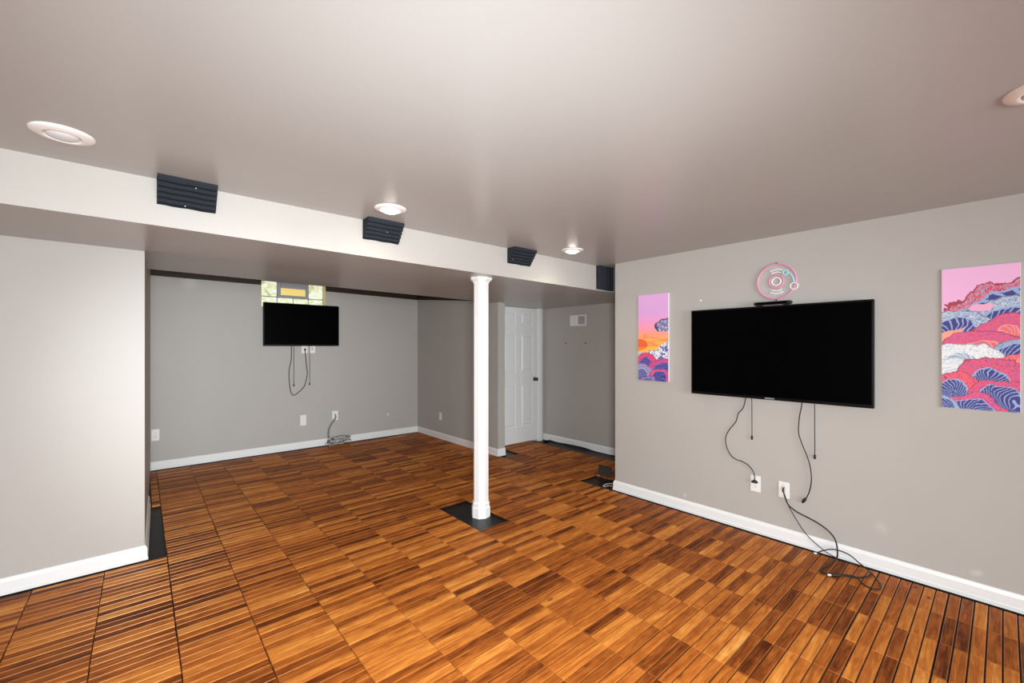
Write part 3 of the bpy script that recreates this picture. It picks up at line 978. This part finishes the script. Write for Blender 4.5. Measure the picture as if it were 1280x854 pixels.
for k, (mat, dx) in enumerate(((M_cord, 0.0), (plain('grey_cord', (0.22, 0.20, 0.19), 0.5), 0.016), (M_cordw, -0.012))):
    b3 = B()
    tube(b3, catmull([(2.188 + dx * .3, 6.538, 0.43), (2.185 + dx * .5, 6.51, 0.405), (2.165 + dx, 6.51, 0.362), (2.125 + dx, 6.515, 0.305), (2.095 + dx, 6.515, 0.25), (2.078 + dx, 6.51, 0.185), (2.078 + dx, 6.505, 0.12), (2.10 + dx, 6.48, 0.05)], 5), 0.0042, 6)
    world_child('lead', b3, mat, t)

# ------------------------------------------------------------------ recessed lamps
def lamp(label, x, y, lit):
    t = thing('recessed_lamp', label, 'lamp', (x, y, CZ), (0, 0, 0), 'recessed ceiling lamps')
    b2 = B(); lathe(b2, [(0.094, 0), (0.094, -0.003), (0.090, -0.007), (0.078, -0.010), (0.066, -0.013), (0.058, -0.014), (0.054, -0.012), (0.052, -0.002), (0.050, -0.0005), (0.094, 0)], 40)
    obj('trim_ring', b2, M_trim, t, True)
    b2 = B(); lathe(b2, [(0.0515, -0.0005), (0.0515, -0.0022), (0.0, -0.0022)], 32); obj('baffle', b2, M_slot if not lit else M_trim, t)
    drop = 0.006 if lit else 0.0
    b2 = B(); lathe(b2, [(0.040, -0.0025), (0.049, -0.006 - drop * .3), (0.048, -0.010 - drop * .6), (0.042, -0.0145 - drop), (0.030, -0.0185 - drop), (0.015, -0.021 - drop), (0, -0.0216 - drop)], 32)
    obj('bulb', b2, M_bulb_on if lit else M_bulb_off, t, True)
    if lit:
        d = bpy.data.lights.new('lamp_glow', 'SPOT')
        d.energy = 8; d.color = (1.0, 0.9, 0.76); d.spot_size = 2.6; d.spot_blend = 0.7; d.shadow_soft_size = 0.05
        o = bpy.data.objects.new('lamp_glow', d); COL.objects.link(o); o.parent = t; o.location = (0, 0, -0.045)
    return t
lamp('unlit white recessed ceiling lamp at the upper left', -0.232, 2.425, False)
lamp('lit recessed ceiling lamp above the middle foam wedge', 1.143, 2.441, True)
lamp('lit recessed ceiling lamp nearest the corner with the long wall', 2.825, 2.455, True)
lamp('unlit white recessed ceiling lamp at the right edge of the view', 2.21, -0.09, False)

# ------------------------------------------------------------------ foam wedges in the beam corner
def foam_profile(D, Hh, n=5, amp=0.014):
    """outline in (depth towards room, drop): triangle with a ribbed slanted face"""
    pts = [(0, 0), (D, 0), (D, 0.012)]
    a = Vector((D, 0.012)); b_ = Vector((0.016, Hh)); d = b_ - a
    for k in range(n):
        pts.append(tuple(a + d * ((k + 0.62) / n)))
        q = a + d * ((k + 0.80) / n)
        pts.append((q.x - amp * 0.75, q.y - amp * 0.2))
        q2 = a + d * ((k + 1.0) / n)
        pts.append((q2.x, q2.y))
    pts.append((0, Hh))
    return pts
def foam(label, x0, x1, depth=0.10, drop=0.125, pins=()):
    t = thing('foam_wedge', label, 'foam', ((x0 + x1) / 2, YB, CZ), group='acoustic foam on the beam')
    b2 = B()
    pr_ = foam_profile(depth, drop)
    hw = (x1 - x0) / 2
    N_ = 8
    rings = []
    for k in range(N_ + 1):
        x = -hw + 2 * hw * k / N_
        wob = 0.0014 * math.sin(k * 1.7 + x0 * 9)
        rings.append([b2.verts.new((x, -q[0] + (wob if 0 < q[0] < depth and q[1] > 0.02 else 0) - 0.0005, -q[1] - 0.0005 + (wob if q[1] > 0.02 else 0))) for q in pr_])
    m_ = len(pr_)
    for a, c in zip(rings[:-1], rings[1:]):
        for k in range(m_):
            b2.faces.new((a[k], a[(k + 1) % m_], c[(k + 1) % m_], c[k]))
    b2.faces.new(rings[0][::-1]); b2.faces.new(rings[-1])
    obj('foam_body', b2, M_foam, t)
    for px2, f in pins:
        q = Vector((depth, 0.012)).lerp(Vector((0.016, drop)), f)
        b2 = B(); bmesh.ops.create_icosphere(b2, subdivisions=1, radius=0.0028, matrix=Matrix.Translation((px2, -q.x - 0.002, -q.y - 0.002)))
        obj('push_pin', b2, M_ltube, t)
    return t
foam('charcoal foam wedge under the ceiling nearest the left edge', 0.06, 0.302, pins=((0.03, 0.18), (-0.01, 0.92)))
foam('charcoal foam wedge under the lit lamp in the middle of the beam', 1.103, 1.352, pins=((0.02, 0.5),))
foam('charcoal foam wedge on the beam right of the column', 2.353, 2.610, pins=((-0.10, 0.75),))
t = thing('foam_wedge', 'charcoal foam block with upright ribs in the corner by the long wall', 'foam', (3.71, YB, CZ), group='acoustic foam on the beam')
b2 = B()
pts = [(-0.148, -0.0005), (-0.148, -0.03)]
for k in range(5):
    xk = -0.148 + 0.25 * k / 5
    pts += [(xk + 0.012, -0.045), (xk + 0.040, -0.045), (xk + 0.050, -0.03)]
pts += [(0.11, -0.03), (0.11, -0.0005)]
prism(b2, pts, 'z', -0.242, -0.001)
obj('foam_body', b2, M_foam, t)

# ------------------------------------------------------------------ disc-player neon sign
ns = thing('neon_sign', 'pink and white ring sign shaped like a record player above television', 'neon sign', (XR - 0.012, 1.123, 1.938), (0, 0, RZ))
def ring_pts(r, cx=0.0, cz=0.0, a0=0.0, a1=2 * PI, n=48, y=-0.004):
    return [(cx + r * math.cos(a0 + (a1 - a0) * k / n), y, cz + r * math.sin(a0 + (a1 - a0) * k / n)) for k in range(n if abs(a1 - a0 - 2 * PI) < 1e-6 else n + 1)]
def neon(name, pts, mat, closed=False, r=0.0058):
    b2 = B(); tube(b2, pts, r, 8, closed); return obj(name, b2, mat, ns, True)
neon('outer_ring', ring_pts(0.130), M_pink, True, 0.0068)
neon('middle_ring', ring_pts(0.048, n=32), M_pink, True, 0.0065)
neon('inner_ring', ring_pts(0.030, n=28), M_ltube, True, 0.006)
for s in (1, -1):
    for r in (0.070, 0.090):
        neon('groove_arc', ring_pts(r, a0=s * PI / 2 - 0.52, a1=s * PI / 2 + 0.52, n=12), M_ltube)
neon('arm', catmull([(0.075, -0.012, 0.055), (0.097, -0.012, 0.045), (0.113, -0.012, 0.010), (0.118, -0.012, -0.022)], 6), M_cyan)
neon('arm_pivot', ring_pts(0.017, 0.062, 0.060, n=20, y=-0.012), M_cyan, True, 0.006)
neon('arm_head', ring_pts(0.024, 0.118, -0.046, n=24, y=-0.012), M_ltube, True, 0.0045)
b2 = B()
prev = None
b2 = B(); lathe(b2, [(0, 0), (0.139, 0), (0.139, 0.003), (0, 0.003)], 48)
bmesh.ops.transform(b2, matrix=Matrix.Translation((0, 0.006, 0)) @ Matrix.Rotation(PI / 2, 4, 'X'), verts=b2.verts)
acr, nt_, pb_ = newmat('clear_acrylic')
pb_.inputs['Base Color'].default_value = (0.97, 0.96, 0.97, 1)
pb_.inputs['Roughness'].default_value = 0.08
pb_.inputs['Alpha'].default_value = 0.10
obj('backing', b2, acr, ns)['label'] = 'clear acrylic disc'
for z in (0.137, -0.137):
    b2 = B(); box(b2, -0.006, 0.006, -0.008, 0.0115, z - 0.005, z + 0.005, 0.002); obj('standoff', b2, M_blackp, ns)
b2 = B(); tube(b2, catmull([(0.004, 0.004, -0.135), (0.014, 0.0, -0.150), (0.020, 0.002, -0.170), (0.022, 0.006, -0.185)], 5), 0.003, 6); obj('lead', b2, M_ltube, ns, True)

# ------------------------------------------------------------------ wave prints (plain generic wave patterns)
def s2l(c):
    c = np.asarray(c, float) / 255.0
    return np.where(c <= 0.04045, c / 12.92, ((c + 0.055) / 1.055) ** 2.4)
def hash2(a, b_):
    x = np.sin(a * 127.1 + b_ * 311.7) * 43758.5453
    return x - np.floor(x)
def vnoise(u, v_):
    iu, iv = np.floor(u), np.floor(v_)
    fu, fv = u - iu, v_ - iv
    fu = fu * fu * (3 - 2 * fu); fv = fv * fv * (3 - 2 * fv)
    return (hash2(iu, iv) * (1 - fu) + hash2(iu + 1, iv) * fu) * (1 - fv) + (hash2(iu, iv + 1) * (1 - fu) + hash2(iu + 1, iv + 1) * fu) * fv
def paint(img, mask, col):
    img[mask] = s2l(col)
def mound(img, U, V, cx, cy, rx, ry, rim, foamc, navy, light, rim_w=0.28, stripes=9, tilt=0.0, speck=0.6):
    """a rounded swell: coloured rim, speckled foam band, striped core"""
    du, dv = (U - cx) / rx, (V - cy) / ry
    d = np.sqrt(du * du + dv * dv) + 0.05 * (vnoise(U * 30, V * 60) - 0.5)
    inside = d < 1
    n = 0.6 * vnoise(U * 80, V * 150) + 0.4 * vnoise(U * 170 + 9, V * 300)
    paint(img, inside, navy)
    ang = np.arctan2(dv + 0.35, du + tilt) * stripes / PI * 1.7 + d * 4.5 * (1 if (cx * 7.3) % 1 > 0.4 else -1)
    st = inside & (np.abs(ang - np.floor(ang) - 0.5) < 0.13)
    paint(img, st, light)
    band = inside & (d > 1 - rim_w)
    paint(img, band, rim)
    paint(img, band & (n > speck), foamc)
    paint(img, band & (n < 0.27), navy)
    paint(img, inside & (np.abs(d - (1 - rim_w)) < 0.025), light)
    paint(img, inside & (d > 0.965), [c * 0.75 for c in rim])
NAVY = (70, 70, 140); LIGHT = (160, 180, 225); CORAL = (242, 100, 120); MAG = (205, 95, 160); PALE = (215, 222, 235); ICE = (165, 185, 215); PINKS = (248, 190, 232)
def art_right(U, V):
    U0, V0 = U, V
    U = U0 + 0.16 * (vnoise(U0 * 3.1 + 5, V0 * 7.3) - 0.5) + 0.05 * (vnoise(U0 * 9, V0 * 22) - 0.5)
    V = V0 + 0.075 * (vnoise(U0 * 3.7 + 2, V0 * 8.1 + 4) - 0.5) + 0.02 * (vnoise(U0 * 11, V0 * 25) - 0.5)
    img = np.zeros(U.shape + (3,)); img[:] = s2l(PINKS)
    g = s2l((250, 200, 236)); 
    paint(img, V < 0.50, (250, 170, 160))
    mound(img, U, V, 0.85, 0.55, 1.00, 0.33, (232, 95, 115), ICE, NAVY, LIGHT, 0.20, 9)
    mound(img, U, V, 0.80, 0.53, 0.78, 0.25, ICE, PALE, NAVY, LIGHT, 0.34, 12)
    paint(img, ((U - 0.48) / 0.2) ** 2 + ((V - 0.735) / 0.035) ** 2 < 1, (250, 180, 215))
    mound(img, U, V, 0.15, 0.50, 0.62, 0.21, ICE, PALE, NAVY, LIGHT, 0.36, 11)
    mound(img, U, V, 0.85, 0.52, 0.42, 0.14, MAG, CORAL, (240, 120, 130), (250, 160, 160), 0.5, 5, speck=0.5)
    paint(img, (V < 0.545 + 0.03 * np.sin(U * 3)) & (U < 0.35) & (V > 0.40), (252, 170, 150))
    mound(img, U, V, 0.55, 0.44, 0.60, 0.12, CORAL, MAG, (235, 110, 140), (250, 170, 150), 0.6, 6, speck=0.5)
    mound(img, U, V, 0.90, 0.38, 0.35, 0.13, ICE, LIGHT, NAVY, LIGHT, 0.25, 7)
    mound(img, U, V, 0.30, 0.34, 0.60, 0.14, PALE, (245, 248, 250), ICE, (240, 245, 250), 0.55, 6, speck=0.4)
    mound(img, U, V, 0.95, 0.30, 0.35, 0.12, CORAL, (250, 150, 150), (235, 105, 130), (250, 170, 165), 0.5, 5, speck=0.55)
    mound(img, U, V, 0.12, 0.24, 0.34, 0.12, (240, 246, 248), PALE, PALE, (250, 250, 250), 0.5, 4, speck=0.5)
    mound(img, U, V, 0.68, 0.20, 0.46, 0.20, CORAL, MAG, NAVY, LIGHT, 0.45, 12, speck=0.55)
    mound(img, U, V, 0.18, 0.12, 0.42, 0.13, CORAL, (240, 120, 130), NAVY, LIGHT, 0.42, 10, speck=0.75)
    mound(img, U, V, 0.80, 0.06, 0.40, 0.16, (235, 95, 125), MAG, NAVY, LIGHT, 0.35, 10, speck=0.6)
    mound(img, U, V, 0.40, 0.00, 0.42, 0.10, MAG, CORAL, NAVY, LIGHT, 0.35, 9, speck=0.55)
    mound(img, U, V, 0.02, -0.01, 0.25, 0.09, ICE, LIGHT, NAVY, LIGHT, 0.3, 8)
    return img
def art_left(U, V):
    stops = [(1.0, (232, 178, 232)), (0.80, (222, 170, 226)), (0.66, (246, 160, 205)), (0.56, (252, 160, 150)), (0.46, (252, 178, 90)), (0.36, (250, 190, 80)), (0.0, (250, 190, 80))]
    img = np.zeros(U.shape + (3,))
    vv = [s[0] for s in stops][::-1]
    for k in range(3):
        img[..., k] = np.interp(V, vv, [s2l(s[1])[k] for s in stops][::-1])
    band = (np.abs(vnoise(U * 2.5, V * 40) - 0.5) < 0.10) & (V < 0.54) & (V > 0.40)
    paint(img, band, (246, 150, 90))
    sun = ((U + 0.0) / 0.32) ** 2 + ((V - 0.42) / 0.068) ** 2 < 1
    paint(img, sun, (238, 105, 60))
    paint(img, sun & (V < 0.39), (248, 140, 60))
    d = ((U - 1.0) / 0.42) ** 2 + ((V - 0.62) / 0.10) ** 2 + 0.5 * (vnoise(U * 9, V * 26) - 0.5)
    blob = (d < 1) & (V > 0.57)
    paint(img, blob, (120, 120, 165))
    paint(img, blob & (vnoise(U * 40, V * 110) > 0.6), (200, 190, 215))
    paint(img, blob & (d > 0.8), (70, 65, 110))
    U0, V0 = U, V
    U = U0 + 0.14 * (vnoise(U0 * 3.1 + 1, V0 * 9.3) - 0.5)
    V = V0 + 0.05 * (vnoise(U0 * 4.2 + 2, V0 * 11 + 4) - 0.5)
    top = 0.33 + 0.14 * U * U + 0.012 * np.sin(U * 19)
    paint(img, V < top, (235, 235, 242))
    n = vnoise(U * 30, V * 85)
    paint(img, (V < top) & (n > 0.55), (95, 105, 165))
    paint(img, (V < top) & (n < 0.2), (150, 165, 205))
    mound(img, U, V, 0.30, 0.19, 0.42, 0.15, (225, 75, 125), (235, 110, 150), (75, 70, 145), (120, 115, 180), 0.45, 5, speck=0.7)
    mound(img, U, V, 0.80, 0.14, 0.42, 0.14, (228, 85, 135), (150, 80, 150), (72, 68, 145), (125, 120, 185), 0.42, 6, speck=0.6)
    mound(img, U, V, 0.10, 0.06, 0.45, 0.13, (150, 160, 205), (225, 90, 140), (70, 70, 140), (170, 180, 215), 0.4, 6, speck=0.7)
    mound(img, U, V, 0.75, 0.03, 0.35, 0.11, (230, 75, 120), (215, 110, 170), (66, 62, 140), (120, 120, 185), 0.35, 6, speck=0.6)
    mound(img, U, V, 0.35, 0.00, 0.30, 0.05, (110, 110, 175), (225, 130, 175), (66, 62, 140), (170, 180, 215), 0.4, 6, speck=0.6)
    return img

def print_mat():
    m, nt, b = newmat('canvas_print')
    a = nt.nodes.new('ShaderNodeAttribute'); a.attribute_name = 'print'
    nt.links.new(a.outputs['Color'], b.inputs['Base Color'])
    b.inputs['Roughness'].default_value = 0.55
    b.inputs['Specular IOR Level'].default_value = 0.3
    return m
M_print = print_mat()
def canvas(label, yc, zc, W, Hh, th, art, nu, nv):
    t = thing('canvas_print', label, 'wall print', (XR, yc, zc), (0, 0, RZ), 'wave prints on the long wall')
    b2 = B(); box(b2, -W / 2, W / 2, -th + 0.0006, -0.0005, -Hh / 2, Hh / 2, 0.0015); obj('canvas_edge', b2, M_canvas, t)
    us = np.linspace(0, 1, nu + 1); vs2 = np.linspace(0, 1, nv + 1)
    U, V = np.meshgrid(us, vs2)
    img = art(U, V)
    m_ = 0.002
    verts = np.stack([(U - 0.5) * (W - m_), np.full_like(U, -th), (V - 0.5) * (Hh - m_)], -1).reshape(-1, 3)
    idx = np.arange((nu + 1) * (nv + 1)).reshape(nv + 1, nu + 1)
    faces = np.stack([idx[:-1, :-1], idx[:-1, 1:], idx[1:, 1:], idx[1:, :-1]], -1).reshape(-1, 4)
    me = bpy.data.meshes.new('print_face')
    me.from_pydata(verts.tolist(), [], faces.tolist())
    at = me.color_attributes.new('print', 'FLOAT_COLOR', 'POINT')
    rgba = np.ones((len(verts), 4), np.float32); rgba[:, :3] = img.reshape(-1, 3)
    at.data.foreach_set('color', rgba.ravel())
    o = link('print_face', me, M_print, t)
    return t
canvas('tall narrow print with pink sky, orange sun and waves left of television', 2.150, 1.530, 0.313, 0.812, 0.018, art_left, 110, 280)
canvas('wide print crowded with coral and navy waves right of television', 0.0915, 1.497, 0.305, 0.824, 0.012, art_right, 130, 340)
